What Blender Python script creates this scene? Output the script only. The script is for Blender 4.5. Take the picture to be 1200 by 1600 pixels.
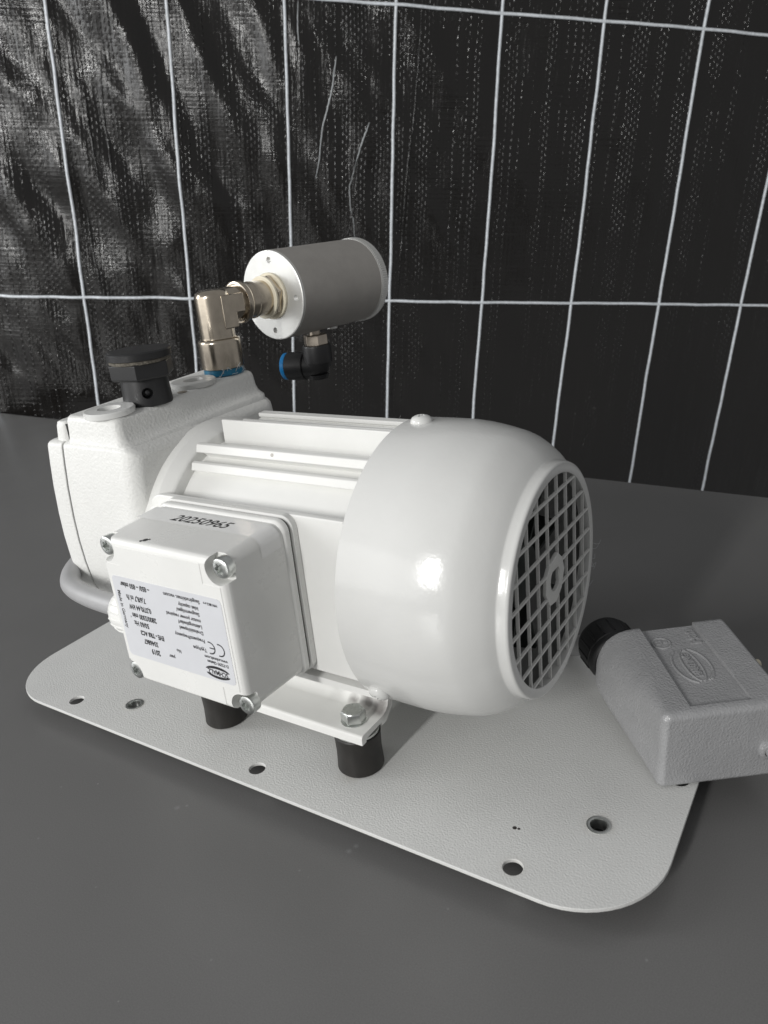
import bpy, bmesh, math, random
from mathutils import Vector, Matrix, noise

for o in list(bpy.data.objects): bpy.data.objects.remove(o)
scene = bpy.context.scene
COL = scene.collection
S = 0.001                                   # everything below is written in millimetres
R = math.radians
random.seed(7)

# ------------------------------------------------------------------ camera
cam_d = bpy.data.cameras.new("camera")
cam = bpy.data.objects.new("camera", cam_d); COL.objects.link(cam)
m3 = Matrix(((0.84520733, -0.11543241, 0.52182366), (0.52576045, 0.35483092, -0.77309182), (-0.09591932, 0.92777711, 0.36059549)))
cam.matrix_world = Matrix.Translation(Vector((214.5, -257.6, 220.0)) * S) @ m3.to_4x4()
cam_d.sensor_fit = 'VERTICAL'; cam_d.sensor_height = 24.0
cam_d.lens = 24.0 * 1207.0 / 1600.0
cam_d.clip_start = 0.01; cam_d.clip_end = 50.0
cam_d.dof.use_dof = True; cam_d.dof.focus_distance = 0.36; cam_d.dof.aperture_fstop = 16.0
scene.camera = cam
scene.render.resolution_x = 768; scene.render.resolution_y = 1024

# ------------------------------------------------------------------ light
world = bpy.data.worlds.new("World"); scene.world = world; world.use_nodes = True
bg = world.node_tree.nodes["Background"]
bg.inputs[0].default_value = (0.99, 0.995, 1.0, 1); bg.inputs[1].default_value = 0.29

def area(name, loc, target, sx, sy, power, col):
    l = bpy.data.lights.new(name, 'AREA'); l.shape = 'RECTANGLE'; l.size = sx; l.size_y = sy
    l.energy = power; l.color = col
    o = bpy.data.objects.new(name, l); COL.objects.link(o); o.location = loc
    o.rotation_euler = (Vector(target) - Vector(loc)).to_track_quat('-Z', 'Y').to_euler()
    return o
area("window_light", (-0.05, -1.98, 0.77), (0, 0, 0.08), 0.11, 0.62, 25.5, (1.0, 0.992, 0.97))
area("room_light", (-0.80, -1.22, 0.38), (0, 0, 0.08), 1.7, 0.72, 6.0, (1.0, 0.992, 0.975))
area("side_window_light", (-1.25, -0.62, 0.60), (-0.35, 0.2, 0.0), 0.35, 0.8, 7.5, (0.97, 0.985, 1.0))

scene.view_settings.view_transform = 'Standard'; scene.view_settings.look = 'None'
scene.view_settings.exposure = 0.0; scene.view_settings.gamma = 1.0

# ------------------------------------------------------------------ materials
def mat(name, col, rough=0.5, metal=0.0, bump=None, vary=None, spec=0.5, coat=0.0):
    """bump: (feature mm, height mm, detail)   vary: (feature mm, dark factor)"""
    m = bpy.data.materials.new(name); m.use_nodes = True
    nt = m.node_tree; b = nt.nodes["Principled BSDF"]
    b.inputs["Base Color"].default_value = (*col, 1); b.inputs["Roughness"].default_value = rough
    b.inputs["Metallic"].default_value = metal; b.inputs["Specular IOR Level"].default_value = spec
    b.inputs["Coat Weight"].default_value = coat; b.inputs["Coat Roughness"].default_value = 0.12
    tc = nt.nodes.new("ShaderNodeTexCoord")
    if bump:
        n = nt.nodes.new("ShaderNodeTexNoise"); n.inputs["Scale"].default_value = 1.0 / (bump[0] * S)
        n.inputs["Detail"].default_value = bump[2]; n.inputs["Roughness"].default_value = 0.5
        nt.links.new(tc.outputs["Object"], n.inputs["Vector"])
        bp = nt.nodes.new("ShaderNodeBump"); bp.inputs["Strength"].default_value = 1.0
        bp.inputs["Distance"].default_value = bump[1] * S
        nt.links.new(n.outputs["Fac"], bp.inputs["Height"]); nt.links.new(bp.outputs["Normal"], b.inputs["Normal"])
        if coat: nt.links.new(bp.outputs["Normal"], b.inputs["Coat Normal"])
    if vary:
        n = nt.nodes.new("ShaderNodeTexNoise"); n.inputs["Scale"].default_value = 1.0 / (vary[0] * S)
        n.inputs["Detail"].default_value = 6.0; n.inputs["Roughness"].default_value = 0.6
        nt.links.new(tc.outputs["Object"], n.inputs["Vector"])
        r = nt.nodes.new("ShaderNodeValToRGB"); r.color_ramp.elements[0].position = 0.35; r.color_ramp.elements[1].position = 0.62
        k = vary[1]; r.color_ramp.elements[0].color = (*[c * k for c in col], 1); r.color_ramp.elements[1].color = (*col, 1)
        nt.links.new(n.outputs["Fac"], r.inputs["Fac"]); nt.links.new(r.outputs["Color"], b.inputs["Base Color"])
        mr = nt.nodes.new("ShaderNodeMapRange"); mr.inputs["To Min"].default_value = rough * 1.15; mr.inputs["To Max"].default_value = rough * 0.85
        nt.links.new(n.outputs["Fac"], mr.inputs["Value"]); nt.links.new(mr.outputs["Result"], b.inputs["Roughness"])
    return m

M = {}
M['enamel'] = mat("white_enamel", (0.70, 0.702, 0.688), 0.16, bump=(1.8, 0.045, 2), vary=(40, 0.96))
M['alu_paint'] = mat("painted_aluminium", (0.80, 0.80, 0.78), 0.42, bump=(0.7, 0.012, 3), vary=(30, 0.96))
M['cast'] = mat("painted_casting", (0.76, 0.76, 0.74), 0.42, bump=(1.3, 0.32, 3), vary=(25, 0.95))
M['lid'] = mat("white_lid_paint", (0.80, 0.80, 0.78), 0.28, bump=(4, 0.03, 2), vary=(25, 0.96))
M['plate'] = mat("hammered_plate_paint", (0.675, 0.678, 0.665), 0.42, bump=(0.8, 0.17, 2.5), vary=(60, 0.93))
M['hood'] = mat("grey_hammer_paint", (0.365, 0.367, 0.375), 0.28, metal=0.1, bump=(0.85, 0.38, 2.5), vary=(8, 0.93))
M['rubber'] = mat("black_rubber", (0.018, 0.016, 0.014), 0.48, bump=(3, 0.06, 5), vary=(6, 0.6))
M['zinc'] = mat("zinc_plated_steel", (0.72, 0.74, 0.72), 0.32, metal=1.0, bump=(2, 0.03, 3), vary=(3, 0.8))
M['nickel'] = mat("nickel_plated_brass", (0.52, 0.46, 0.38), 0.22, metal=1.0, bump=(6, 0.04, 3), vary=(7, 0.85))
M['hexnickel'] = mat("dull_nickel", (0.52, 0.46, 0.39), 0.36, metal=1.0, bump=(2, 0.03, 3), vary=(4, 0.85))
M['anodised'] = mat("grey_anodised_aluminium", (0.42, 0.40, 0.375), 0.52, metal=0.5, bump=(0.6, 0.015, 2), vary=(15, 0.9))
M['alu'] = mat("bare_aluminium_face", (0.66, 0.66, 0.64), 0.45, metal=0.7, bump=(0.5, 0.01, 2), vary=(12, 0.93))
M['black'] = mat("black_plastic", (0.016, 0.016, 0.017), 0.42, bump=(1.0, 0.03, 3), vary=(9, 0.75))
M['gland_black'] = mat("deep_black_plastic", (0.006, 0.006, 0.007), 0.5, bump=(1.0, 0.02, 3))
M['felt'] = mat("grey_felt", (0.16, 0.145, 0.12), 0.95, bump=(0.7, 0.3, 4), vary=(1.2, 0.4))
M['blue'] = mat("blue_plastic", (0.01, 0.25, 0.62), 0.35)
M['tape'] = mat("blue_thread_sealant", (0.01, 0.20, 0.36), 0.42, bump=(1.2, 0.2, 3), vary=(2.5, 0.6))
M['cream'] = mat("cream_plastic", (0.74, 0.68, 0.54), 0.45, vary=(5, 0.9))
M['greyplug'] = mat("light_grey_plastic", (0.62, 0.62, 0.60), 0.45, bump=(1.0, 0.03, 3), vary=(10, 0.93))
M['cable'] = mat("grey_cable_sheath", (0.36, 0.36, 0.365), 0.42, bump=(2.0, 0.04, 2), vary=(15, 0.94))
M['dark'] = mat("dark_recess", (0.015, 0.015, 0.014), 0.7)
M['fan'] = mat("dark_green_fan_plastic", (0.030, 0.036, 0.032), 0.5, vary=(10, 0.7))
M['ink'] = mat("black_ink", (0.02, 0.02, 0.022), 0.5)
M['paper'] = mat("silver_nameplate_foil", (0.68, 0.69, 0.72), 0.32, metal=0.05, vary=(18, 0.96))
M['sticker'] = mat("clear_paper_sticker", (0.88, 0.88, 0.87), 0.14, bump=(5, 0.05, 2))
M['fibre'] = mat("white_fibre", (0.50, 0.52, 0.53), 0.6)
M['scuff'] = mat("black_scuff", (0.03, 0.025, 0.022), 0.8)
M['thread'] = mat("white_blue_thread", (0.82, 0.86, 0.90), 0.5, bump=(2.5, 0.5, 2), vary=(5, 0.75))

def scuff_mask(m, spots, col, feat=2.2, lo=0.10, hi=0.42, top=0.85):
    """stains with a shape of their own: list of (x, y, z, radius mm) in the part's own coordinates"""
    nt = m.node_tree; b = nt.nodes["Principled BSDF"]; tc = nt.nodes.new("ShaderNodeTexCoord")
    n = nt.nodes.new("ShaderNodeTexNoise"); n.inputs["Scale"].default_value = 1.0 / (feat * S); n.inputs["Detail"].default_value = 5
    nt.links.new(tc.outputs["Object"], n.inputs["Vector"])
    prev = None
    for (x, y, z, rad) in spots:
        d = nt.nodes.new("ShaderNodeVectorMath"); d.operation = 'DISTANCE'
        nt.links.new(tc.outputs["Object"], d.inputs[0]); d.inputs[1].default_value = (x * S, y * S, (z) * S)
        mr = nt.nodes.new("ShaderNodeMapRange"); mr.inputs["From Min"].default_value = rad * S; mr.inputs["From Max"].default_value = 0
        nt.links.new(d.outputs["Value"], mr.inputs["Value"])
        if prev is None: prev = mr.outputs["Result"]
        else:
            mx = nt.nodes.new("ShaderNodeMath"); mx.operation = 'MAXIMUM'
            nt.links.new(prev, mx.inputs[0]); nt.links.new(mr.outputs["Result"], mx.inputs[1]); prev = mx.outputs[0]
    mu = nt.nodes.new("ShaderNodeMath"); mu.operation = 'MULTIPLY'
    nt.links.new(prev, mu.inputs[0]); nt.links.new(n.outputs["Fac"], mu.inputs[1])
    rp = nt.nodes.new("ShaderNodeMapRange"); rp.inputs["From Min"].default_value = lo; rp.inputs["From Max"].default_value = hi; rp.inputs["To Max"].default_value = top
    nt.links.new(mu.outputs[0], rp.inputs["Value"])
    mix = nt.nodes.new("ShaderNodeMix"); mix.data_type = 'RGBA'
    src = b.inputs["Base Color"].links[0].from_socket if b.inputs["Base Color"].links else None
    if src: nt.links.new(src, mix.inputs["A"])
    else: mix.inputs["A"].default_value = b.inputs["Base Color"].default_value
    mix.inputs["B"].default_value = (*col, 1)
    nt.links.new(rp.outputs["Result"], mix.inputs["Factor"]); nt.links.new(mix.outputs["Result"], b.inputs["Base Color"])

# table laminate: dark grey with a faint grain and pale dust specks
def table_mat():
    m = mat("dark_grey_laminate", (0.150, 0.1485, 0.147), 0.34, bump=(0.35, 0.02, 3), vary=(160, 0.93))
    nt = m.node_tree; b = nt.nodes["Principled BSDF"]; tc = nt.nodes.new("ShaderNodeTexCoord")
    v = nt.nodes.new("ShaderNodeTexVoronoi"); v.inputs["Scale"].default_value = 1 / (30 * S); v.inputs["Randomness"].default_value = 1
    nt.links.new(tc.outputs["Object"], v.inputs["Vector"])
    n = nt.nodes.new("ShaderNodeTexNoise"); n.inputs["Scale"].default_value = 1 / (1.2 * S); nt.links.new(tc.outputs["Object"], n.inputs["Vector"])
    a = nt.nodes.new("ShaderNodeMath"); a.operation = 'MULTIPLY_ADD'; a.inputs[1].default_value = 0.02; nt.links.new(n.outputs["Fac"], a.inputs[0]); nt.links.new(v.outputs["Distance"], a.inputs[2])
    lt = nt.nodes.new("ShaderNodeMapRange"); lt.inputs["From Min"].default_value = 0.026; lt.inputs["From Max"].default_value = 0.018
    lt.inputs["To Max"].default_value = 0.55; nt.links.new(a.outputs[0], lt.inputs["Value"])
    fine = nt.nodes.new("ShaderNodeTexNoise"); fine.inputs["Scale"].default_value = 1 / (0.5 * S); fine.inputs["Detail"].default_value = 2
    nt.links.new(tc.outputs["Object"], fine.inputs["Vector"])
    fr = nt.nodes.new("ShaderNodeMapRange"); fr.inputs["To Min"].default_value = 0.72; fr.inputs["To Max"].default_value = 1.28; nt.links.new(fine.outputs["Fac"], fr.inputs["Value"])
    src = b.inputs["Base Color"].links[0].from_socket
    ml = nt.nodes.new("ShaderNodeMix"); ml.data_type = 'RGBA'; ml.blend_type = 'MULTIPLY'; ml.inputs["Factor"].default_value = 1
    nt.links.new(src, ml.inputs["A"]); nt.links.new(fr.outputs["Result"], ml.inputs["B"])
    mix = nt.nodes.new("ShaderNodeMix"); mix.data_type = 'RGBA'; mix.inputs["B"].default_value = (0.5, 0.5, 0.48, 1)
    nt.links.new(ml.outputs["Result"], mix.inputs["A"]); nt.links.new(lt.outputs["Result"], mix.inputs["Factor"]); nt.links.new(mix.outputs["Result"], b.inputs["Base Color"])
    return m
M['table'] = table_mat()
TABLE_SPOTS = [(-20.1, -92.1, 2.2), (-17.1, -89.3, 1.3), (61.0, -78.9, 2.0), (62.0, -75.5, 1.8), (49.3, -95.3, 0.9), (-17.2, -137.5, 0.8), (-61.4, -131.9, 1.0), (-80.3, -106.8, 1.1), (107.7, -85.0, 0.9), (45.7, -139.7, 0.8), (173.1, -73.4, 1.0)]
scuff_mask(M['table'], [(x + 300, y + 50, 28, r) for x, y, r in TABLE_SPOTS], (0.27, 0.27, 0.27), 0.8, 0.12, 0.5, 0.6)

# black woven tarpaulin: local x across, y up; tapes 5 mm wide with raised stitches
def tarp_mat():
    m = bpy.data.materials.new("black_woven_tarpaulin"); m.use_nodes = True
    nt = m.node_tree; b = nt.nodes["Principled BSDF"]
    b.inputs["Base Color"].default_value = (0.0095, 0.0085, 0.0078, 1); b.inputs["Specular IOR Level"].default_value = 0.5
    L = nt.links.new; N = nt.nodes.new
    tc = N("ShaderNodeTexCoord"); sx = N("ShaderNodeSeparateXYZ"); L(tc.outputs["Object"], sx.inputs[0])
    def math_(op, a, b=None, c=None):
        n = N("ShaderNodeMath"); n.operation = op
        for i, q in enumerate((a, b, c)):
            if q is None: continue
            if isinstance(q, (int, float)): n.inputs[i].default_value = q
            else: L(q, n.inputs[i])
        return n.outputs[0]
    def noise_(scale, detail, rough=0.5):
        mp = N("ShaderNodeMapping"); mp.inputs["Scale"].default_value = scale; L(tc.outputs["Object"], mp.inputs["Vector"])
        n = N("ShaderNodeTexNoise"); n.inputs["Scale"].default_value = 1; n.inputs["Detail"].default_value = detail; n.inputs["Roughness"].default_value = rough
        L(mp.outputs["Vector"], n.inputs["Vector"]); return n.outputs["Fac"]
    def ramp_(v, f0, f1, t0=0.0, t1=1.0):
        n = N("ShaderNodeMapRange"); n.interpolation_type = 'SMOOTHSTEP'; L(v, n.inputs["Value"])
        n.inputs["From Min"].default_value = f0; n.inputs["From Max"].default_value = f1; n.inputs["To Min"].default_value = t0; n.inputs["To Max"].default_value = t1
        return n.outputs["Result"]
    # raised knuckles of the weave: short upright dashes, every other column shifted
    wob = noise_((1 / (60 * S), 1 / (60 * S), 1), 2)
    xs = math_('MULTIPLY_ADD', wob, 1.2, math_('MULTIPLY', sx.outputs[0], 1 / (5.3 * S)))
    fx = math_('FRACT', xs); row = math_('FLOOR', xs)
    ys = math_('ADD', math_('MULTIPLY', sx.outputs[1], 1 / (9.0 * S)), math_('MULTIPLY', math_('MODULO', row, 2.0), 0.5))
    ys = math_('MULTIPLY_ADD', wob, 1.5, ys); fy = math_('FRACT', ys)
    kx = ramp_(math_('ABSOLUTE', math_('SUBTRACT', fx, 0.5)), 0.27, 0.04); ky = ramp_(math_('ABSOLUTE', math_('SUBTRACT', fy, 0.5)), 0.36, 0.16)
    patch = ramp_(noise_((1 / (45 * S), 1 / (110 * S), 1), 3), 0.36, 0.62, 0.35, 1.0)
    wn_ = N('ShaderNodeTexWhiteNoise'); wn_.noise_dimensions = '1D'; L(row, wn_.inputs['W'])
    patch = math_('MULTIPLY', patch, ramp_(wn_.outputs['Value'], 0.15, 0.85, 0.1, 1.0))
    knuckle = math_('MULTIPLY', math_('MULTIPLY', kx, ky), patch)
    streak = noise_((1 / (5.5 * S), 1 / (85 * S), 1), 4, 0.6)
    weft = noise_((1 / (120 * S), 1 / (3.5 * S), 1), 2)
    crump = noise_((1 / (24 * S), 1 / (42 * S), 1), 7, 0.62)
    prev = None
    for hgt, dist in ((knuckle, 0.85), (streak, 1.15), (weft, 0.40), (crump, 0.95)):
        bp = N("ShaderNodeBump"); bp.inputs["Distance"].default_value = dist * S; bp.inputs["Strength"].default_value = 1.0
        L(hgt, bp.inputs["Height"])
        if prev: L(prev, bp.inputs["Normal"])
        prev = bp.outputs["Normal"]
    L(prev, b.inputs["Normal"])
    L(ramp_(noise_((1 / (30 * S), 1 / (60 * S), 1), 4), 0.35, 0.65, 0.11, 0.25), b.inputs["Roughness"])
    return m
M['tarp'] = tarp_mat()

# ------------------------------------------------------------------ mesh helpers (mm)
def new(): return bmesh.new()
def box(bm, x0, x1, y0, y1, z0, z1):
    v = [bm.verts.new((x, y, z)) for z in (z0, z1) for y in (y0, y1) for x in (x0, x1)]
    for f in ((0, 2, 3, 1), (4, 5, 7, 6), (0, 1, 5, 4), (2, 6, 7, 3), (0, 4, 6, 2), (1, 3, 7, 5)): bm.faces.new([v[i] for i in f])
def loft(bm, rings, cap=True):
    vs = [[bm.verts.new(p) for p in r] for r in rings]; n = len(rings[0])
    for a, b in zip(vs, vs[1:]):
        for i in range(n): bm.faces.new((a[i], a[(i + 1) % n], b[(i + 1) % n], b[i]))
    if cap: bm.faces.new(list(reversed(vs[0]))); bm.faces.new(vs[-1])
def rrect(u0, u1, w0, w1, r, k=6):
    """rounded rectangle; r one radius or four for (u1,w1) (u0,w1) (u0,w0) (u1,w0)"""
    if not isinstance(r, (tuple, list)): r = (r,) * 4
    out = []
    for i, (cu, cw, su, sw) in enumerate(((u1, w1, -1, -1), (u0, w1, 1, -1), (u0, w0, 1, 1), (u1, w0, -1, 1))):
        q = max(r[i], 0.01)
        for j in range(k + 1):
            a = R(90 * i + 90 * j / k); out.append((cu + su * q + q * math.cos(a), cw + sw * q + q * math.sin(a)))
    return out
def frame(axis):
    a = Vector(axis).normalized(); t = Vector((0, 0, 1)) if abs(a.z) < 0.9 else Vector((1, 0, 0))
    e1 = (t - a * t.dot(a)).normalized(); return e1, a.cross(e1), a
def lathe(bm, prof, org=(0, 0, 0), axis=(0, 0, 1), seg=48, close=True, phase=0.0):
    """prof: (radius, height) along axis; closed ring of profile when close is False and first == last"""
    e1, e2, a = frame(axis); o = Vector(org); rings = []
    for (r, h) in prof:
        rings.append([o + a * h + e1 * (r * math.cos(phase + 2 * math.pi * i / seg)) + e2 * (r * math.sin(phase + 2 * math.pi * i / seg)) for i in range(seg)])
    loft(bm, rings, cap=close)
def tube(bm, pts, r, seg=12, cap=True):
    pts = [Vector(p) for p in pts]; rings = []; up = None
    for i, p in enumerate(pts):
        d = (pts[min(i + 1, len(pts) - 1)] - pts[max(i - 1, 0)]).normalized()
        if up is None: up = frame(d)[0]
        up = (up - d * up.dot(d)).normalized(); s = d.cross(up)
        rr = r[i] if isinstance(r, (list, tuple)) else r
        rings.append([p + up * (rr * math.cos(2 * math.pi * j / seg)) + s * (rr * math.sin(2 * math.pi * j / seg)) for j in range(seg)])
    loft(bm, rings, cap)
def spline(pts, n=10):
    P = [Vector(p) for p in pts]; out = []
    for i in range(len(P) - 1):
        a, b, c, d = P[max(i - 1, 0)], P[i], P[i + 1], P[min(i + 2, len(P) - 1)]
        for k in range(n):
            t = k / n; out.append(0.5 * ((2 * b) + (c - a) * t + (2 * a - 5 * b + 4 * c - d) * t * t + (3 * b - a - 3 * c + d) * t ** 3))
    out.append(P[-1]); return out
def prism_x(bm, poly, x0, x1):               # poly in (y,z)
    loft(bm, [[(x0, y, z) for y, z in poly], [(x1, y, z) for y, z in poly]])
def bevel(bm, off, seg=2, ang=30):
    bmesh.ops.recalc_face_normals(bm, faces=bm.faces)
    e = [e for e in bm.edges if len(e.link_faces) == 2 and e.calc_face_angle(0) > R(ang)]
    bmesh.ops.bevel(bm, geom=e, offset=off, segments=seg, profile=0.5, affect='EDGES', clamp_overlap=True)

def place(o, parent):
    COL.objects.link(o)
    if parent is not None: o.parent = parent
    return o
ORG = {}
def obj(name, bm, m, parent=None, org=(0, 0, 0), sharp=38, wn=True):
    """one mesh object; bm in mm of the scene, org = object origin in mm (its parent's origin is subtracted)"""
    bmesh.ops.recalc_face_normals(bm, faces=bm.faces)
    for f in bm.faces: f.smooth = True
    for e in bm.edges:
        if len(e.link_faces) == 2 and e.calc_face_angle(0) > R(sharp): e.smooth = False
    o_ = Vector(org)
    for v in bm.verts: v.co = (v.co - o_) * S
    me = bpy.data.meshes.new(name); bm.to_mesh(me); bm.free()
    for mm in (m if isinstance(m, (list, tuple)) else [m]): me.materials.append(mm)
    o = bpy.data.objects.new(name, me); place(o, parent)
    base = Vector(ORG.get(parent.name, (0, 0, 0))) if parent is not None else Vector((0, 0, 0))
    o.location = (o_ - base) * S; ORG[o.name] = tuple(o_)
    if wn:
        w = o.modifiers.new("weighted", 'WEIGHTED_NORMAL'); w.keep_sharp = True
    return o
def thing(name, label, cat, org):
    o = bpy.data.objects.new(name, None); COL.objects.link(o); o.empty_display_size = 0.02
    o.location = Vector(org) * S; ORG[o.name] = tuple(org); o['label'] = label; o['category'] = cat
    return o
def dup(o, loc_mm, parent, subs=True):
    c = o.copy(); COL.objects.link(c); c.parent = parent
    c.location = (Vector(loc_mm) - Vector(ORG[parent.name])) * S; ORG[c.name] = tuple(loc_mm)
    if subs:
        for ch in list(o.children):
            d = ch.copy(); COL.objects.link(d); d.parent = c
    return c
def cut(o, cutters):
    """subtract bmesh cutters (mm, scene coordinates) from object o"""
    org = Vector(ORG[o.name]); tmp = []
    for bm in cutters:
        bmesh.ops.recalc_face_normals(bm, faces=bm.faces)
        for v in bm.verts: v.co = (v.co - org) * S
        me = bpy.data.meshes.new("cutter"); bm.to_mesh(me); bm.free()
        c = bpy.data.objects.new("cutter", me); COL.objects.link(c); c.matrix_world = Matrix.Translation(Vector(org) * S); tmp.append(c)
        md = o.modifiers.new("cut", 'BOOLEAN'); md.operation = 'DIFFERENCE'; md.object = c; md.solver = 'EXACT'
    wnm = [md for md in o.modifiers if md.type == 'WEIGHTED_NORMAL']
    for md in wnm: o.modifiers.remove(md)
    bpy.context.view_layer.update()
    dg = bpy.context.evaluated_depsgraph_get(); me = bpy.data.meshes.new_from_object(o.evaluated_get(dg))
    o.modifiers.clear(); o.data = me
    bm = bmesh.new(); bm.from_mesh(me)
    for f in bm.faces: f.smooth = True
    for e in bm.edges: e.smooth = not (len(e.link_faces) == 2 and e.calc_face_angle(0) > R(38))
    bm.to_mesh(me); bm.free()
    for c in tmp: bpy.data.objects.remove(c)
    w = o.modifiers.new("weighted", 'WEIGHTED_NORMAL'); w.keep_sharp = True
def text_bm(bm, s, org, right, up, size, align='LEFT', depth=0.0, shear=0.0, bold=0.0, xs=1.0, mi=0):
    """append extruded lettering; org in mm, right/up directions, size in mm"""
    cu = bpy.data.curves.new("txt", 'FONT'); cu.body = s; cu.size = size; cu.align_x = align; cu.align_y = 'CENTER'
    cu.shear = shear; cu.offset = bold; cu.extrude = depth; cu.resolution_u = 3
    o = bpy.data.objects.new("txt", cu); COL.objects.link(o); bpy.context.view_layer.update()
    me = bpy.data.meshes.new_from_object(o.evaluated_get(bpy.context.evaluated_depsgraph_get()))
    r = Vector(right).normalized(); u = Vector(up).normalized(); n = r.cross(u); og = Vector(org)
    vs = [bm.verts.new(og + r * (v.co.x * xs) + u * v.co.y + n * v.co.z) for v in me.vertices]
    for p in me.polygons:
        try: f = bm.faces.new([vs[i] for i in p.vertices]); f.material_index = mi
        except ValueError: pass
    bpy.data.objects.remove(o); bpy.data.curves.remove(cu); bpy.data.meshes.remove(me)
def flat(outer, holes, depth, bev=0.0):
    """a filled flat shape with holes as bmesh: local x,y, thickness 'depth' centred on z (mm)"""
    cu = bpy.data.curves.new("flat", 'CURVE'); cu.dimensions = '2D'; cu.fill_mode = 'BOTH'; cu.extrude = depth / 2 - bev; cu.bevel_depth = bev; cu.bevel_resolution = 2
    for loop in [outer] + holes:
        sp = cu.splines.new('POLY'); sp.points.add(len(loop) - 1)
        for p, q in zip(sp.points, loop): p.co = (q[0], q[1], 0, 1)
        sp.use_cyclic_u = True
    o = bpy.data.objects.new("flat", cu); COL.objects.link(o); bpy.context.view_layer.update()
    me = bpy.data.meshes.new_from_object(o.evaluated_get(bpy.context.evaluated_depsgraph_get()))
    bm = bmesh.new(); bm.from_mesh(me); bmesh.ops.remove_doubles(bm, verts=bm.verts, dist=0.001)
    bpy.data.objects.remove(o); bpy.data.curves.remove(cu); bpy.data.meshes.remove(me); return bm
def circ(cx, cy, r, n=28): return [(cx + r * math.cos(2 * math.pi * i / n), cy + r * math.sin(2 * math.pi * i / n)) for i in range(n)]

# ------------------------------------------------------------------ table
TZ = -10.0
bm = new()
a, b = Vector((-921.2, 403.9)), Vector((153.3, 355.5)); e = (b - a).normalized(); nrm = Vector((-e.y, e.x))
c0, c1 = a - e * 500, b + e * 800
near = -900
poly = [c0, c1, c1 - nrm * 950, c0 - nrm * 950]
loft(bm, [[(p.x, p.y, TZ - 28) for p in poly], [(p.x, p.y, TZ) for p in poly]])
bevel(bm, 1.2, 2)
t = obj("table", bm, M['table'], None, org=(-300, -50, TZ - 28))
t['label'] = "dark grey smooth laminate table the pump and its plate lie on"; t['category'] = "table"

# ------------------------------------------------------------------ tarpaulin
ta = R(38); U0 = Vector((math.cos(ta), math.sin(ta), 0)); V0 = Vector((0.132, 0.012, 0.991))
N0 = U0.cross(V0).normalized(); V0 = V0.normalized(); U0 = V0.cross(N0).normalized()       # N0 faces the camera
C0 = Vector((214.5, -257.6, 220.0)); L0 = Vector((-906.4, 395.3, -7)) + N0 * -22
rd = m3 @ Vector(((131 - 600) / 1207, -(463 - 800) / 1207, -1))
TO = C0 + rd * (N0.dot(L0 - C0) / N0.dot(rd))
def wr(u, v):
    """how far the hanging sheet stands out at (u, v) mm"""
    left = 1 / (1 + math.exp((u - 430) / 95.0))
    q = noise.noise(Vector(((u * 0.80 + v * 0.62) / 62.0, (u * -0.62 + v * 0.80) / 230.0, 3.1)))
    rg = 1 - 2 * abs(noise.noise(Vector(((u * 0.86 + v * 0.5) / 85.0, (v * 0.86 - u * 0.5) / 260.0, 21.0))))
    q2 = noise.noise(Vector((u / 26.0, v / 150.0, 7.7))); q3 = noise.noise(Vector((u / 130.0, v / 150.0, 1.3)))
    q4 = noise.noise(Vector(((u * 0.9 + v * 0.43) / 24.0, (v * 0.9 - u * 0.43) / 60.0, 12.0)))
    d = left * (11 * q + 8 * rg + 2.4 * q2 + 5 * q3 + 4.2 * q4) + (1 - left) * (3.6 * q + 0.7 * q2 + 3 * q3 + 1.1 * q4)
    return d
def tp(u, v, off=0.0): return (u, v, wr(u, v) + off)
tarp = thing("tarpaulin", "black woven plastic tarpaulin with a grid of white threads hanging behind the table", "tarpaulin", TO)
tarp.matrix_world = Matrix.Translation(TO * S) @ Matrix((U0, V0, N0)).transposed().to_4x4()
bm = new(); st = 5.0; us = [-1000 + st * i for i in range(int(3600 / st))]; vs_ = [-420 + st * i for i in range(int(1080 / st))]
grid = [[bm.verts.new(tp(u, v)) for u in us] for v in vs_]
for j in range(len(vs_) - 1):
    for i in range(len(us) - 1): bm.faces.new((grid[j][i], grid[j][i + 1], grid[j + 1][i + 1], grid[j + 1][i]))
def tobj(name, bm, m):
    for f in bm.faces: f.smooth = True
    for v in bm.verts: v.co = v.co * S
    me = bpy.data.meshes.new(name); bm.to_mesh(me); bm.free(); me.materials.append(m)
    o = bpy.data.objects.new(name, me); place(o, tarp); return o
tobj("sheet", bm, M['tarp'])
def ribbon(name, path, w, m):
    bm = new(); tube(bm, path, w, 6)
    return tobj(name, bm, m)
ULINES = [-904, -753, -602, -452, -301, -150, 1.5, 153.7, 304, 452.3, 597.5, 742, 887, 1029, 1172, 1316, 1460, 1603, 1747, 1890, 2034, 2178, 2322, 2465]
for k, u in enumerate(ULINES):
    ph = random.uniform(0, 6)
    ribbon("thread", [tp(u + 0.9 * math.sin(v / 140.0 + ph) + 0.15 * math.sin(v / 11.0 + ph), v, 1.0) for v in [-415 + 9 * i for i in range(118)]], 2.1, M['thread'])
for v0 in (-376, 0, 383):
    def vy(u):
        dip = -0.0088 * u if v0 <= 0 else (-0.012 * max(0, u - 300) - 0.000021 * max(0, u - 300) ** 2)
        return v0 + dip + 0.6 * math.sin(u / 120.0 + v0) + 0.2 * math.sin(u / 12.0)
    ribbon("thread", [tp(u, vy(u), 1.9) for u in [-995 + 9 * i for i in range(399)]], 2.1, M['thread'])
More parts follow.
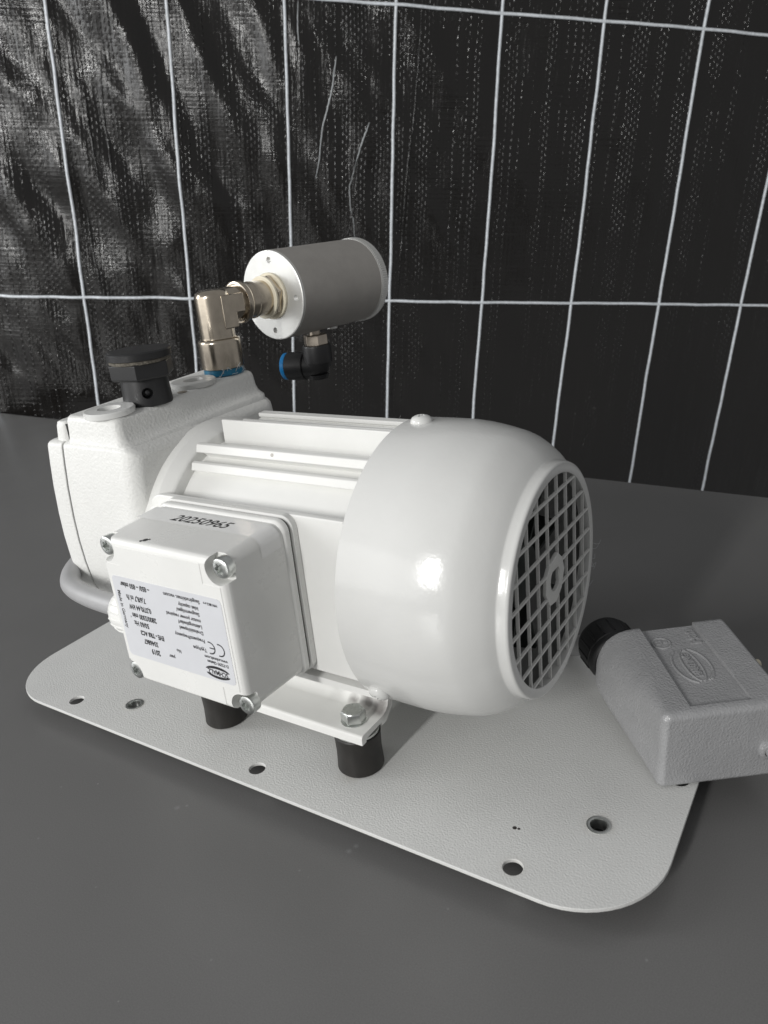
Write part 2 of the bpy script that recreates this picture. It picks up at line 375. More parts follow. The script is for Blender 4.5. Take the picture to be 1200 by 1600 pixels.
# loose pale fibres lying on the sheet, thinning out to their ends; glossy creases stand up from it
def strand(name, path, w, m, off):
    P = spline([(x, y, 0) for x, y in path], 10); n = len(P) - 1
    bm = new(); tube(bm, [tp(p.x + random.uniform(-.3, .3), p.y, off) for p in P], [w * (0.18 + 0.82 * math.sin(math.pi * min(1, i / n + 0.02)) ** 0.6) * random.uniform(0.75, 1.15) for i in range(n + 1)], 6)
    return tobj(name, bm, m)
for path, w in (([(372, 318), (369, 300), (366, 280), (358, 250), (352, 230), (347, 190), (342, 165)], 1.05), ([(418, 240), (412, 225), (408, 215), (399, 188)], 1.0), ([(399, 188), (393, 165), (390, 155), (392, 128), (396, 110), (399, 78)], 0.5), ([(322, 380), (321, 350), (322, 330)], 0.7)):
    strand("fibre", path, w, M['fibre'], 0.4)
for path, w in (([(488, 430), (486, 360), (484, 300), (480, 240), (474, 190), (470, 110), (466, 30), (463, -60), (462, -160)], 1.3), ([(62, 300), (58, 240), (60, 200), (62, 160), (66, 100)], 1.8), ([(38, 260), (37, 235), (39, 210), (41, 185), (43, 150)], 1.7), ([(402, 190), (396, 130), (384, 70), (380, 20)], 1.2), ([(20, 120), (22, 60), (30, 10)], 1.5)):
    strand("crease", path, w, M['tarp'], 0.2)

# ------------------------------------------------------------------ vacuum pump
AY, AZ = 0.5, 80.5                                       # motor axis
pump = thing("vacuum_pump", "white painted vacuum pump with motor and fan cover, bolted on a grey plate", "vacuum pump", (0, 0, -1.6))

# base plate
out = rrect(-172.6, 172.6, -75.3, 75.3, 35, 14)
hl = [(-118.4, -66), (4.8, -65.8), (124.7, -66.5), (-118.4, 66), (4.8, 66), (124.7, 66), (166, 3), (-167, 1)]
bm = flat(out, [circ(x, y, 3.9) for x, y in hl] + [circ(x, y, 3.7) for x, y in ((-86, -55.7), (145.3, -34.3))], 1.6, 0.25)
for v in bm.verts: v.co.z -= 0.8
plate = obj("base_plate", bm, M['plate'], pump)
scuff_mask(M['plate'], [(44.6, -52, 1.6, 8), (-33.9, -52, 1.6, 8), (124.7, -66.5, 1.6, 7), (145, -34, 1.6, 9), (-86, -56, 1.6, 8)], (0.52, 0.50, 0.46), 5.0, 0.05, 0.5, 0.6)
for k, (x, y) in enumerate(((-86, -55.7), (145.3, -34.3))):
    bm = new(); prof = [(3.1, -4.5), (4.1, -4.5), (4.1, -1.7), (3.75, -1.6), (3.65, 0.05), (4.4, 0.05), (4.5, 0.3), (4.0, 0.45), (3.2, 0.3), (3.0, -0.4), (3.1, -4.5)]
    lathe(bm, prof, (x, y, 0), seg=32, close=False)
    obj("rivet_nut", bm, M['zinc'], plate, org=(x, y, 0))
bm = new(); lathe(bm, [(0.1, 0.06), (0.7, 0.05), (0.9, 0.0)], (118, -49, 0), seg=7); lathe(bm, [(0.1, 0.07), (0.5, 0.05), (0.6, 0.0)], (119.6, -48.8, 0), seg=6)
obj("paint_chip", bm, M['scuff'], plate)

# rubber mounts, washers and bolts
FX = (44.6, -33.9); FY = 43.2
mp = [(FX[0], -FY), (FX[1], -FY), (FX[0], FY), (FX[1], FY)]
for k, (x, y) in enumerate(mp):
    if k == 0:
        bm = new(); lathe(bm, [(9.6, 0.05), (10.1, 0.7), (9.95, 3), (9.7, 9), (9.9, 15), (10.1, 17.4), (9.7, 18)], (x, y, 0), seg=48); rm = obj("rubber_mount", bm, M['rubber'], pump, org=(x, y, 0))
        bm = new(); lathe(bm, [(9.3, 18), (9.6, 18.2), (9.6, 19.1), (9.2, 19.3)], (x, y, 0), seg=40); obj("washer", bm, M['zinc'], rm, org=(x, y, 0))
        bm = new(); lathe(bm, [(4.9, -7), (5.1, -6.8), (5.1, -2.6), (4.9, -1.7)], (x, y, 0), seg=6); obj("bolt_head", bm, M['zinc'], rm, org=(x, y, 0))
        bm = new(); hp = [(5.0, 24.4), (5.35, 24.7), (5.35, 28.2), (4.95, 28.9)]; x, y = x + 0.6, y - 1.8
        lathe(bm, hp, (x, y, 0), seg=6, phase=R(38)); lathe(bm, [(5.3, 23.5), (5.6, 23.6), (5.6, 24.2), (5.3, 24.4)], (x, y, 0), seg=32)
        lathe(bm, [(4.5, 28.85), (4.3, 29.2), (4.0, 29.25)], (x, y, 0), seg=32)
        for i in range(9):
            an = R(i * 40 + 10); bx, by = x + 3.4 * math.cos(an), y + 3.4 * math.sin(an)
            if i % 3 != 2: box(bm, bx - 0.35, bx + 0.35, by - 0.3, by + 0.3, 29.1, 29.45)
        hb = obj("hex_bolt", bm, M['zinc'], pump, org=(x, y, 24))
    else:
        dup(rm, (x, y, 0), pump); dup(hb, (x + 0.6, y - 1.8, 24), pump)

# motor body
bm = new()
lathe(bm, [(46.3, -43.5), (46.3, 64)], (0, AY, AZ), (1, 0, 0), seg=96)
motor = obj("motor_body", bm, M['alu_paint'], pump)
for sgn in (-1, 1):                                       # flat mounting plates standing off the cylinder
    y0, y1 = (-46.2, -43.0) if sgn < 0 else (44.0, 47.2)
    bm = new(); loft(bm, [[(x, y, z) for x, z in rrect(-53.0, 53.2, 45.0, 115.0, (0.6, 9.0, 3.0, 0.6), 8)] for y in (y0, y1)])
    bevel(bm, 0.9, 3); obj("side_pad", bm, M['alu_paint'], motor)
    bm = new(); box(bm, -42, 52, min(sgn * 44 + .5, sgn * 28), max(sgn * 44 + .5, sgn * 28), 47, 103); obj("pad_rib", bm, M['alu_paint'], motor)
fins = [[(-4.7, 123), (-4.4, 137.2), (-3.9, 137.6), (-3.0, 137.6), (-2.5, 137.2), (-1.9, 123)],
        [(9.2, 122), (9.4, 133.6), (9.9, 134), (11.2, 134), (11.6, 133.6), (11.8, 122)],
        [(20.5, 118), (21.2, 128.5), (21.2, 130.2), (22.4, 130.6), (22.4, 131.6), (21.2, 132.2), (21.2, 134), (25.8, 134.2), (26.2, 130.0), (24.4, 128), (24.2, 117)],
        [(-20.2, 131.4), (-22.3, 131.0), (-23.4, 127.6), (-19.6, 126.6), (-14.8, 121.5), (-9.5, 123.5)],
        [(-25.0, 124.2), (-27.0, 123.8), (-28.2, 120.6), (-25.0, 119.6), (-21.8, 115.5), (-17.5, 119)]]
for f in list(fins[3:]): fins.append([(1 - y, z) for y, z in f][::-1])
fins += [[(-32, 40), (-46, 38.5), (-46, 41.5), (-31, 44)], [(33, 40), (47, 38.5), (47, 41.5), (32, 44)]]
for p in fins:
    bm = new(); prism_x(bm, p, -42, 62); bevel(bm, 0.25, 1); obj("cooling_fin", bm, M['alu_paint'], motor)
bm = new(); lathe(bm, [(0.8, -0.3), (0.8, 0.05), (0.5, 0.10), (0.1, 0.05)], (2.4, -22.85, 129.6), (0, -0.95, 0.3), seg=7); obj('paint_chip', bm, M['anodised'], motor)
# bearing shield between motor and pump head
bm = new(); lathe(bm, [(45, -56), (54.6, -56), (54.8, -50), (54.4, -49.2), (51.8, -45.0), (51.0, -44.2), (50.4, -43.9), (46, -43.0)], (0, AY, AZ), (1, 0, 0), seg=96)
obj("bearing_shield", bm, M['alu_paint'], motor)
# feet: extruded rail with an upturned back
rail = [(-53.6, 19.4), (-53.6, 22.6), (-53.2, 23.5), (-52.2, 23.9), (-37.2, 23.7), (-34.8, 24.3), (-33.2, 25.8), (-32.4, 28.0), (-32.2, 31), (-33.2, 36), (-36, 47), (-29, 47), (-27.6, 31.5), (-28.0, 27.5), (-30, 23.6), (-33.8, 20.2), (-35.2, 19.3), (-38.6, 19.3), (-38.6, 20.9), (-50.4, 20.9), (-50.4, 19.4)]
scuffm = M['alu_paint'].copy(); scuffm.name = "scuffed_rail_paint"; scuff_mask(scuffm, [(51.5, -34.5, 26.5, 8), (45, -34.5, 26, 6), (38, -34.5, 25, 4), (20, -33, 29, 2.2)], (0.12, 0.105, 0.10), 7.0, 0.05, 0.40, 0.8)
for sgn in (-1, 1):
    bm = new(); p = rail if sgn < 0 else [(1 - y, z) for y, z in rail][::-1]
    prism_x(bm, p, -43, 54.6); bevel(bm, 0.35, 2, 40); o = obj("mounting_foot", bm, scuffm if sgn < 0 else M['alu_paint'], motor)
bm = new(); prism_x(bm, [(-33, 44), (34, 44), (30, 36), (-29, 36)], -43, 53); obj("underside", bm, M['alu_paint'], motor)

# fan cover: thin shell of revolution with a recessed grille
OUT = [(60.2, 54.8), (60.4, 62), (60.55, 70), (60.55, 76), (60.4, 80), (60.05, 84), (59.5, 88), (58.8, 92), (58.0, 95.5), (57.3, 98.5), (56.1, 101.8), (54.1, 105.3), (51.6, 108.8), (49.2, 111.2), (47.3, 112.6), (46.7, 113.2)]
prof = OUT + [(46.7, 115.9), (46.4, 116.8), (45.9, 117.15), (45.3, 117.2), (42.7, 117.2), (42.3, 117.0), (42.3, 112.4), (46, 111), (50, 108), (54, 103), (57, 97), (58.6, 90), (59.2, 80), (59.2, 54.8)]
bm = new(); lathe(bm, prof + [prof[0]], (0, AY, AZ), (1, 0, 0), seg=128, close=False); bmesh.ops.remove_doubles(bm, verts=bm.verts, dist=0.01)
cover = obj("fan_cover", bm, M['enamel'], pump, sharp=50)
rb = 42.6
gx0, gx1 = 115.45, 116.6
M['grille'] = mat("grille_paint", (0.74, 0.74, 0.72), 0.4, bump=(1.5, 0.03, 2), vary=(12, 0.9))
for k in range(8):
    d = -35 + 10 * k
    h = math.sqrt(rb * rb - d * d)
    bm = new(); prism = [(d - 0.34, gx1), (d + 0.34, gx1), (d + 0.38, gx0), (d - 0.38, gx0)]     # upright bars
    loft(bm, [[(x, AY + y, AZ - h) for y, x in prism], [(x, AY + y, AZ + h) for y, x in prism]]); obj("grille_bar", bm, M['grille'], cover)
    bm = new()                                                                                   # level bars, 0.3 mm proud
    pr2 = [(d - 0.46, gx1 + 0.3), (d + 0.46, gx1 + 0.3), (d + 0.52, gx0 + 0.5), (d - 0.52, gx0 + 0.5)]
    loft(bm, [[(x, AY - h, AZ + z) for z, x in pr2], [(x, AY + h, AZ + z) for z, x in pr2]]); obj("grille_bar", bm, M['grille'], cover)
hubp = [(-5.6, 9.2), (5.8, 9.6), (9.6, 5.6), (9.6, -5.6), (5.6, -9.4), (-5.8, -9.4), (-9.4, -5.6), (-9.4, 5.6)]
hubp = [(-4.9, 8.4), (3.5, 10.2), (8.2, 6.2), (10.2, 0.8), (7.0, -6.2), (1.2, -9.6), (-5.6, -8.4), (-9.6, -1.8), (-8.8, 4.8)]
bm = flat(hubp, [circ(0.3, 0.6, 5.2, 32)], 1.5, 0.15)
for v in bm.verts: v.co = Vector((116.25 + v.co.z, AY + v.co.x, AZ + v.co.y))
obj("grille_hub", bm, M['grille'], cover)
bm = new(); lathe(bm, [(59, 70), (59, 70.6)], (0, AY, AZ), (1, 0, 0), seg=64); obj("inner_shield", bm, M['fan'], cover)
bm = new(); lathe(bm, [(12, 82), (14, 88), (13, 104), (11, 105.5), (5, 105.5)], (0, AY, AZ), (1, 0, 0), seg=40)
lathe(bm, [(48, 84), (48.5, 85), (48, 86)], (0, AY, AZ), (1, 0, 0), seg=64)
for i in range(9):
    a = R(40 * i + 8); c, s = math.cos(a), math.sin(a)
    P = []
    for (r, x, w) in ((12, 86, 0.8), (47, 86, 0.8), (43, 103, 0.8), (12, 103, 0.8)):
        P.append((r, x, w))
    rings = [[(x, AY + r * c - sg * w * s, AZ + r * s + sg * w * c) for (r, x, w) in P] for sg in (-1, 1)]
    loft(bm, rings)
obj("fan_wheel", bm, M['fan'], pump)
def cover_screw(ang, x):
    n = Vector((0, math.cos(R(ang)), math.sin(R(ang)))); p = Vector((x, AY, AZ)) + n * 60.3
    bm = new(); lathe(bm, [(4.3, -0.4), (4.5, 0.1), (4.4, 0.9), (3.7, 1.9), (2.6, 2.5), (1.2, 2.75), (0.9, 2.2)], p, n, seg=32)
    o = obj("cover_screw", bm, M['enamel'], cover, org=tuple(p))
    bm = new(); e1, e2, _ = frame(n)
    bm2 = new()
    for q in (e1, e2):
        w = q.cross(n); c = p + n * 2.05
        vs = [c + q * (sx * 2.0) + w * (sw * 0.35) + n * (sn * 0.9) for sn in (-1, 1) for sw in (-1, 1) for sx in (-1, 1)]
        b_ = new(); vv = [b_.verts.new(t) for t in vs]
        for f in ((0, 2, 3, 1), (4, 5, 7, 6), (0, 1, 5, 4), (2, 6, 7, 3), (0, 4, 6, 2), (1, 3, 7, 5)): b_.faces.new([vv[i] for i in f])
        cut(o, [b_])
    bm.free(); bm2.free()
cover_screw(89, 62); cover_screw(217.5, 61.5); cover_screw(-35, 62)

# terminal box
bcx, bcz = -4.2, 80.6
def rr_y(y, hx, hz, r, k=6): return [(x, y, z) for x, z in rrect(bcx - hx, bcx + hx, bcz - hz, bcz + hz, r, k)]
bm = new(); loft(bm, [rr_y(-45.8, 34.6, 34.4, 5), rr_y(-46.4, 35.0, 34.8, 5.2), rr_y(-48.9, 35.0, 34.8, 5.2), rr_y(-49.6, 34.4, 34.2, 5)])
tbox = obj("terminal_box", bm, M['lid'], pump)
bm = new(); loft(bm, [rr_y(-49.4, 33.9, 33.7, 4.5), rr_y(-50.9, 33.9, 33.7, 4.5)]); obj("gasket", bm, M['dark'], tbox)
bm = new()
lx, lz = 34.7, 34.4
rings = [rr_y(-50.5, lx - .4, lz - .4, 5), rr_y(-50.9, lx, lz, 5), rr_y(-52.6, lx, lz, 5), rr_y(-53.3, lx - .35, lz - .4, 5), rr_y(-53.9, lx - 1.0, lz - 1.1, 4.8),
         rr_y(-60, lx - 1.15, lz - 1.3, 4.6), rr_y(-83.0, 33.0, 32.4, 4.2), rr_y(-84.4, 32.75, 32.15, 4.0), rr_y(-85.4, 32.1, 31.5, 3.6), rr_y(-86.0, 31.2, 30.6, 3), rr_y(-86.2, 30.2, 29.6, 2.4)]
loft(bm, rings); lid = obj("box_lid", bm, M['lid'], tbox, sharp=50)
sc = [(25.8, 108.6), (-35.0, 108.4), (26.0, 51.2), (-35.4, 51.0)]
cuts = []
for x, z in sc:
    c = new(); lathe(c, [(5.9, 0), (5.9, 10)], (x, -80.6, z), (0, -1, 0), seg=40); cuts.append(c)
cut(lid, cuts)
# thin raised cover sheet on the lid face, notched round the screws
x0, x1, z0, z1 = bcx - 31.4, bcx + 30.0, bcz - 30.3, bcz + 29.4
pp = [(x0 + 8.2, z1), (x1 - 8.5, z1), (x1 - 8.5, z1 - 8), (x1, z1 - 8), (x1, z0 + 8), (x1 - 8.6, z0 + 8), (x1 - 8.6, z0), (x0 + 8, z0), (x0 + 8, z0 + 7.6), (x0, z0 + 7.6), (x0, z1 - 8.2), (x0 + 8.2, z1 - 8.2)]
bm = flat(pp, [], 0.36, 0.1)
for v in bm.verts: v.co = Vector((v.co.x, -86.2 - v.co.z, v.co.y))
obj("face_sheet", bm, M['lid'], tbox)
def torx_screw(x, z, first=[None]):
    if first[0] is None:
        bm = new(); lathe(bm, [(2.2, -2.0), (2.2, -1.9), (4.0, -1.9), (4.1, -1.6), (4.1, 1.2), (3.85, 1.9), (3.1, 2.3), (0.3, 2.35)], (x, -82.6, z), (0, -1, 0), seg=36)
        o = obj("lid_screw", bm, M['zinc'], tbox, org=(x, -82.6, z))
        star = []
        for i in range(36):
            a = 2 * math.pi * i / 36; star.append((1.95 + 0.42 * math.cos(6 * a)) )
        c = new(); loft(c, [[(x + r * math.cos(2 * math.pi * i / 36), y, z + r * math.sin(2 * math.pi * i / 36)) for i, r in enumerate(star)] for y in (-83.4, -88)])
        cut(o, [c]); first[0] = o
    else:
        o = dup(first[0], (x, -82.6, z), tbox); o.rotation_euler = (0, R(17 * (x + z)), 0)
for x, z in sc: torx_screw(x, z)
# nameplate, mounted upside down (reads to -x, up is -z)
npy = -86.38
bm = new(); loft(bm, [[(x, npy + 0.02, z) for x, z in rrect(-34.0, 24.8, 60.6, 97.0, 2.0)], [(x, npy - 0.12, z) for x, z in rrect(-34.0, 24.8, 60.6, 97.0, 2.0)]])
obj("nameplate", bm, M['paper'], tbox)
bm = new(); RT, UP = (-1, 0, 0), (0, 0, -1); ty = npy - 0.14
def nt_(s, x, z, size, al='LEFT', bold=0.0, xs=0.9, **k): text_bm(bm, s, (x, ty, z), RT, UP, size, al, bold=bold, xs=xs, **k)
for s, x, z, sz in (("D-72293 Glatten", 22.6, 68.6, 1.75), ("www.schmalz.com", 22.6, 70.5, 1.75), ("No", -2.0, 69.3, 2.1), ("year", -6.2, 65.6, 2.2), ("Typ/type", 12.6, 73.2, 2.2), ("Frequenz/frequency", 12.6, 77.2, 2.2), ("Drehzahl/speed", 12.6, 80.6, 2.2), ("Leistungsbedarf", 12.6, 83.2, 2.2), ("motor power required", 12.6, 85.7, 2.2), ("Saugverm\u00f6gen/", 12.6, 88.5, 2.2), ("inlet capacity", 12.6, 91.0, 2.2), ("Saugdruck/max. vacuum", 14.0, 94.0, 2.2), ("WN 88.2 ser", 22.8, 94.2, 1.45)):
    nt_(s, x, z, sz, bold=0.075, xs=0.9)
for s, x, z, sz, bo in (("2019", -19.8, 65.2, 3.1, .10), ("3346867", -23.0, 69.2, 2.9, .09), ("EVE - TR8 AC3", -24.0, 73.0, 2.7, .10), ("50/60 Hz", -26.4, 76.9, 2.9, .07), ("2800/3300 min", -26.6, 80.4, 2.9, .08), ("0,37/0,44 kW", -27.2, 84.3, 2.9, .08), ("7,6/8,7 m /h", -27.6, 88.4, 2.9, .08), ("\u2013 850/ \u2013 850 mbar", -29.4, 93.8, 2.8, .08)):
    nt_(s, x, z, sz * 1.06, 'RIGHT', bold=bo + 0.06, xs=0.74)
nt_("-1", -27.0, 79.4, 1.4, bold=.03); nt_("3", -25.5, 87.3, 1.4, 'RIGHT', bold=.03)
text_bm(bm, "Made in Germany", (-31.6, ty, 90.6), (0, 0, -1), (1, 0, 0), 2.5, 'LEFT', bold=0.06, xs=0.95)
# conformity mark: C and E as circle arcs
def arc(cx, cz, r, w, a0, a1, n=20):
    P = []
    for rr in (r + w / 2, r - w / 2): P.append([bm.verts.new((cx + rr * -math.cos(R(a0 + (a1 - a0) * i / n)), ty, cz - rr * math.sin(R(a0 + (a1 - a0) * i / n)))) for i in range(n + 1)])
    for i in range(n): bm.faces.new((P[0][i], P[0][i + 1], P[1][i + 1], P[1][i]))
arc(19.4, 74.9, 2.5, 0.55, 75, 285); arc(14.6, 74.9, 2.5, 0.55, 75, 285)
v4 = [bm.verts.new(p) for p in ((16.8, ty, 74.65), (14.4, ty, 74.65), (14.4, ty, 75.15), (16.8, ty, 75.15))]; bm.faces.new(v4)
# maker's emblem: lens with the name between two dark segments
def lens(cx, cz, hw, hh, lo, hi, sg):
    n = 22; top = []; bot = []
    for i in range(n + 1):
        q = -1 + 2 * i / n; x = cx + hw * q; top.append((x, cz + sg * hi * math.sqrt(max(0, 1 - q * q * 0.98)))); bot.append((x, cz + sg * (lo * (1 - q * q) + lo * .62)))
    for i in range(n):
        a, b, c, d = top[i], top[i + 1], bot[i + 1], bot[i]
        if (a[1] - d[1]) * sg > 0.02 and (b[1] - c[1]) * sg > 0.02:
            bm.faces.new([bm.verts.new((x, ty, z)) for x, z in (a, b, c, d)])
lens(16.2, 64.3, 6.6, 3.2, 0.95, 2.75, 1); lens(16.2, 64.3, 6.6, 3.2, 0.95, 2.75, -1)
text_bm(bm, "SCHMALZ", (16.2, ty, 64.3), RT, UP, 2.9, 'CENTER', bold=0.10, xs=0.80)
obj("lettering", bm, M['ink'], tbox, wn=False)
# inventory sticker across the top of the lid, wrapped over the right edge
def ztop(y): return bcz + (lz - 1.3) + (32.4 - (lz - 1.3)) * ((-60 - y) / 23.0)
def xright(y): return bcx + (lx - 1.15) + (33.0 - (lx - 1.15)) * ((-60 - y) / 23.0)
ya, yb = -55.6, -66.6; bm = new(); rr = 4.4
rowpts = []
for i in range(26):
    rowpts.append(('t', -36.4 + (bcx + 33 - rr + 36.4) * i / 25))
row = []
for y in (ya, yb):
    L = [(x, y, ztop(y) + 0.12) for _, x in rowpts]
    cx, cz = xright(y) - rr, ztop(y) - rr
    L += [(cx + (rr + 0.12) * math.cos(R(90 - 15 * k)), y, cz + (rr + 0.12) * math.sin(R(90 - 15 * k))) for k in range(0, 7)]
    L += [(xright(y) + 0.12, y, cz - d) for d in (1.5, 3.0, 4.0)]
    row.append([bm.verts.new(p) for p in L])
for i in range(len(row[0]) - 1): bm.faces.new((row[0][i], row[0][i + 1], row[1][i + 1], row[1][i]))
obj("inventory_sticker", bm, M['sticker'], tbox, wn=False)
bm = new(); ym = -62.2
text_bm(bm, "20250965", (-19.6, ym, ztop(ym) + 0.16), (1, 0.02, 0), (0, 1, 0.03), 7.4, 'LEFT', shear=0.28, bold=0.13, xs=1.0)
lathe(bm, [(1.1, -0.5), (1.15, 0.1), (0.7, 0.16)], (-14.0, -82.2, ztop(-82.2)), seg=7); lathe(bm, [(0.6, -0.5), (0.6, 0.08), (0.4, 0.1)], (-15.2, -83.4, ztop(-83.2)), seg=6); lathe(bm, [(0.5, -0.5), (0.5, 0.1), (0.3, 0.14)], (-12.7, -81.3, ztop(-81.3)), seg=6)
obj("lettering", bm, M['ink'], tbox, wn=False)
# cable gland on the left wall of the box
gy, gz = -69.0, 68.6
bm = new(); lathe(bm, [(8.5, 36), (8.5, 42), (10.2, 42.2), (10.4, 43), (10.4, 51), (9.6, 54.5), (7.6, 57.4), (5.6, 58.6), (5.3, 57)], (0, gy, gz), (-1, 0, 0), seg=40)
for i in range(20):
    a = 2 * math.pi * i / 20; c, s = math.cos(a), math.sin(a)
    tube(bm, [(-43.5, gy + 10.4 * c, gz + 10.4 * s), (-50.8, gy + 10.4 * c, gz + 10.4 * s), (-54.6, gy + 9.5 * c, gz + 9.5 * s)], 0.45, 6)
obj("cable_gland", bm, M['greyplug'] if False else M['lid'], tbox)

# pump housing: rounded cast body
def ringyz(x, k, inset=0.0):
    half = [(49.2, 133.0), (50.3, 125), (51.6, 114), (52.6, 100), (52.9, 88), (52.4, 76), (51.0, 64), (48, 56.5), (42, 49), (33, 42.5), (20, 38.5)]
    P = [(AY + y, z) for y, z in half]; P = [(-46.0 + 0, 138.9), (-48.2, 138.2)][:0] + [(AY + 45.2, 135.6), (AY + 47.6, 135.1), (AY + 48.8, 134.2)] + P
    full = P + [(2 * AY - y, z) for y, z in reversed(P)]
    out = []
    n = len(full)
    for i, p in enumerate(full):
        a, b = Vector(full[i - 1]), Vector(full[(i + 1) % n]); tdir = (b - a).normalized(); nn = Vector((tdir.y, -tdir.x))
        q = Vector((AY + (p[0] - AY) * (1 - inset / 52.0), 90 + (p[1] - 90) * (1 - inset / 49.0))); out.append((x, q.x, q.y))
    return out
bm = new(); loft(bm, [ringyz(-101.2, 0, 0.5), ringyz(-100.8, 0, 0.0), ringyz(-62, 0, 0), ringyz(-59.0, 0, 0.4), ringyz(-56.6, 0, 1.6), ringyz(-54.8, 0, 3.6), ringyz(-54, 0, 6.0)])
house = obj("pump_housing", bm, M['cast'], pump, sharp=60)
bm = new(); loft(bm, [ringyz(-103.0, 0, 1.6), ringyz(-100.6, 0, 1.6)]); obj("joint_gasket", bm, M['dark'], house)
bm = new(); loft(bm, [ringyz(-115.0, 0, 3.2), ringyz(-114.5, 0, 1.6), ringyz(-113.3, 0, 0.5), ringyz(-111.6, 0, 0.0), ringyz(-102.8, 0, 0.0), ringyz(-102.4, 0, 0.5)])
endc = obj("end_cover", bm, M['cast'], house, sharp=60)
def rrz(z, x0, x1, y0, y1, r): return [(x, y, z) for x, y in rrect(x0, x1, y0, y1, r, 5)]
bm = new(); loft(bm, [rrz(134.5, -100.2, -57.6, -48.0, 48.6, 5), rrz(136.9, -100.0, -58.0, -47.9, 48.6, 5), rrz(137.6, -99.8, -59.6, -47.7, 48.4, 4.5), rrz(139.0, -99.4, -61.2, -47.2, 47.9, 4.2), rrz(141.6, -99.2, -62.4, -46.8, 47.4, 4), rrz(146.9, -99.0, -63.0, -46.5, 47.0, 4), rrz(148.4, -98.6, -63.6, -46.0, 46.5, 3.8), rrz(149.2, -97.8, -64.6, -45.2, 45.6, 3.2), rrz(149.5, -96.5, -66, -43.8, 44.2, 2.5)])
for v in bm.verts: v.co.z += 0.024 * (v.co.y - 36)
obj("valve_block", bm, M['cast'], house, sharp=60)
bm = new(); loft(bm, [rrz(133, -112, -100.8, -45.9, 46.4, 3), rrz(136.2, -109.6, -100.6, -45.9, 46.4, 3), rrz(143.6, -108.4, -100.4, -45.6, 46, 3), rrz(145.4, -107.8, -100.6, -45, 45.4, 2.6), rrz(146.0, -106.4, -101.2, -44, 44.4, 2)])
for v in bm.verts: v.co.z += 0.02 * (v.co.y - 36)
obj("cover_tongue", bm, M['cast'], house, sharp=60)
bm = new(); box(bm, -101.4, -98.4, -44.5, 45, 133.5, 143.0); obj("joint_gasket", bm, M['dark'], house)
# filler plugs
def plug(x, y, r):
    bm = new(); lathe(bm, [(r - .6, 149.2), (r, 149.6), (r, 151.7), (r - .5, 152.2), (5.2, 152.3), (4.9, 152.0), (4.7, 149.9), (0.2, 149.8)], (x, y, 0), seg=48)
    return obj("filler_plug", bm, M['cast'], house, org=(x, y, 149.6))
bm = new(); lathe(bm, [(10.7, 149.2), (11.3, 149.6), (11.3, 151.6), (10.8, 152.1), (5.2, 152.2), (4.9, 151.9), (4.7, 150.0), (0.2, 149.9)], (-75.0, -38.8, 0), seg=48)
for v in bm.verts: v.co.z += -1.8 + 0.024 * (v.co.y + 38.8)
p1 = obj("filler_plug", bm, M['enamel'], house, org=(-75.0, -38.8, 147.8))
bm = new(); lathe(bm, [(10.6, 149.2), (11.2, 149.6), (11.2, 151.4), (10.7, 151.9), (5.0, 152), (4.7, 151.7), (4.5, 149.9), (0.2, 149.8)], (-74.5, 13.4, 0), seg=48)
for v in bm.verts: v.co.z += -0.55 + 0.024 * (v.co.y - 13.4)
p2 = obj("filler_plug", bm, M['greyplug'], house, org=(-74.5, 13.4, 149.0))
bm = new(); lathe(bm, [(1.5, 149.0), (2.3, 149.6), (2.4, 149.75), (1.4, 149.75), (1.2, 149.62), (0.1, 149.62)], (-68.5, -0.5, -0.85), seg=20); obj("copper_stud", bm, M['hexnickel'], house)

# black vent cap
vx, vy_ = -73.2, -17.6
VD = -1.6
bm = new(); lathe(bm, [(11.2, 149.2), (11.3, 150), (10.7, 161.5), (10.4, 162)], (vx, vy_, VD), seg=48)
vent = obj("vent_cap", bm, M['black'], pump, org=(vx, vy_, 149.5))
bd = Vector((0.78, -0.63, 0)); c = new(); lathe(c, [(2.3, 6), (2.9, 20)], Vector((vx, vy_, 155.6 + VD)), bd, seg=24); cut(vent, [c])
bm = new(); lathe(bm, [(1.1, 5.5), (1.2, 9.2), (0.5, 9.6)], Vector((vx, vy_, 155.6 + VD)), bd, seg=14); obj("vent_pin", bm, M['black'], vent)
bm = new(); lathe(bm, [(14.0, 161.6), (14.9, 162.4), (14.9, 168.6), (14.3, 169.0)], (vx, vy_, VD), seg=6, phase=R(8)); bevel(bm, 0.5, 2); obj("hex_collar", bm, M['black'], vent)
bm = new(); lathe(bm, [(13.6, 168.8), (13.9, 169.2), (13.8, 170.6), (13.5, 170.9)], (vx, vy_, VD), seg=48); obj("felt_ring", bm, M['felt'], vent)
bm = new(); lathe(bm, [(14.1, 170.4), (14.5, 170.7), (14.6, 173.5), (14.2, 174.0), (13.4, 174.2)], (vx, vy_, VD), seg=64); obj("cap_disc", bm, M['black'], vent)

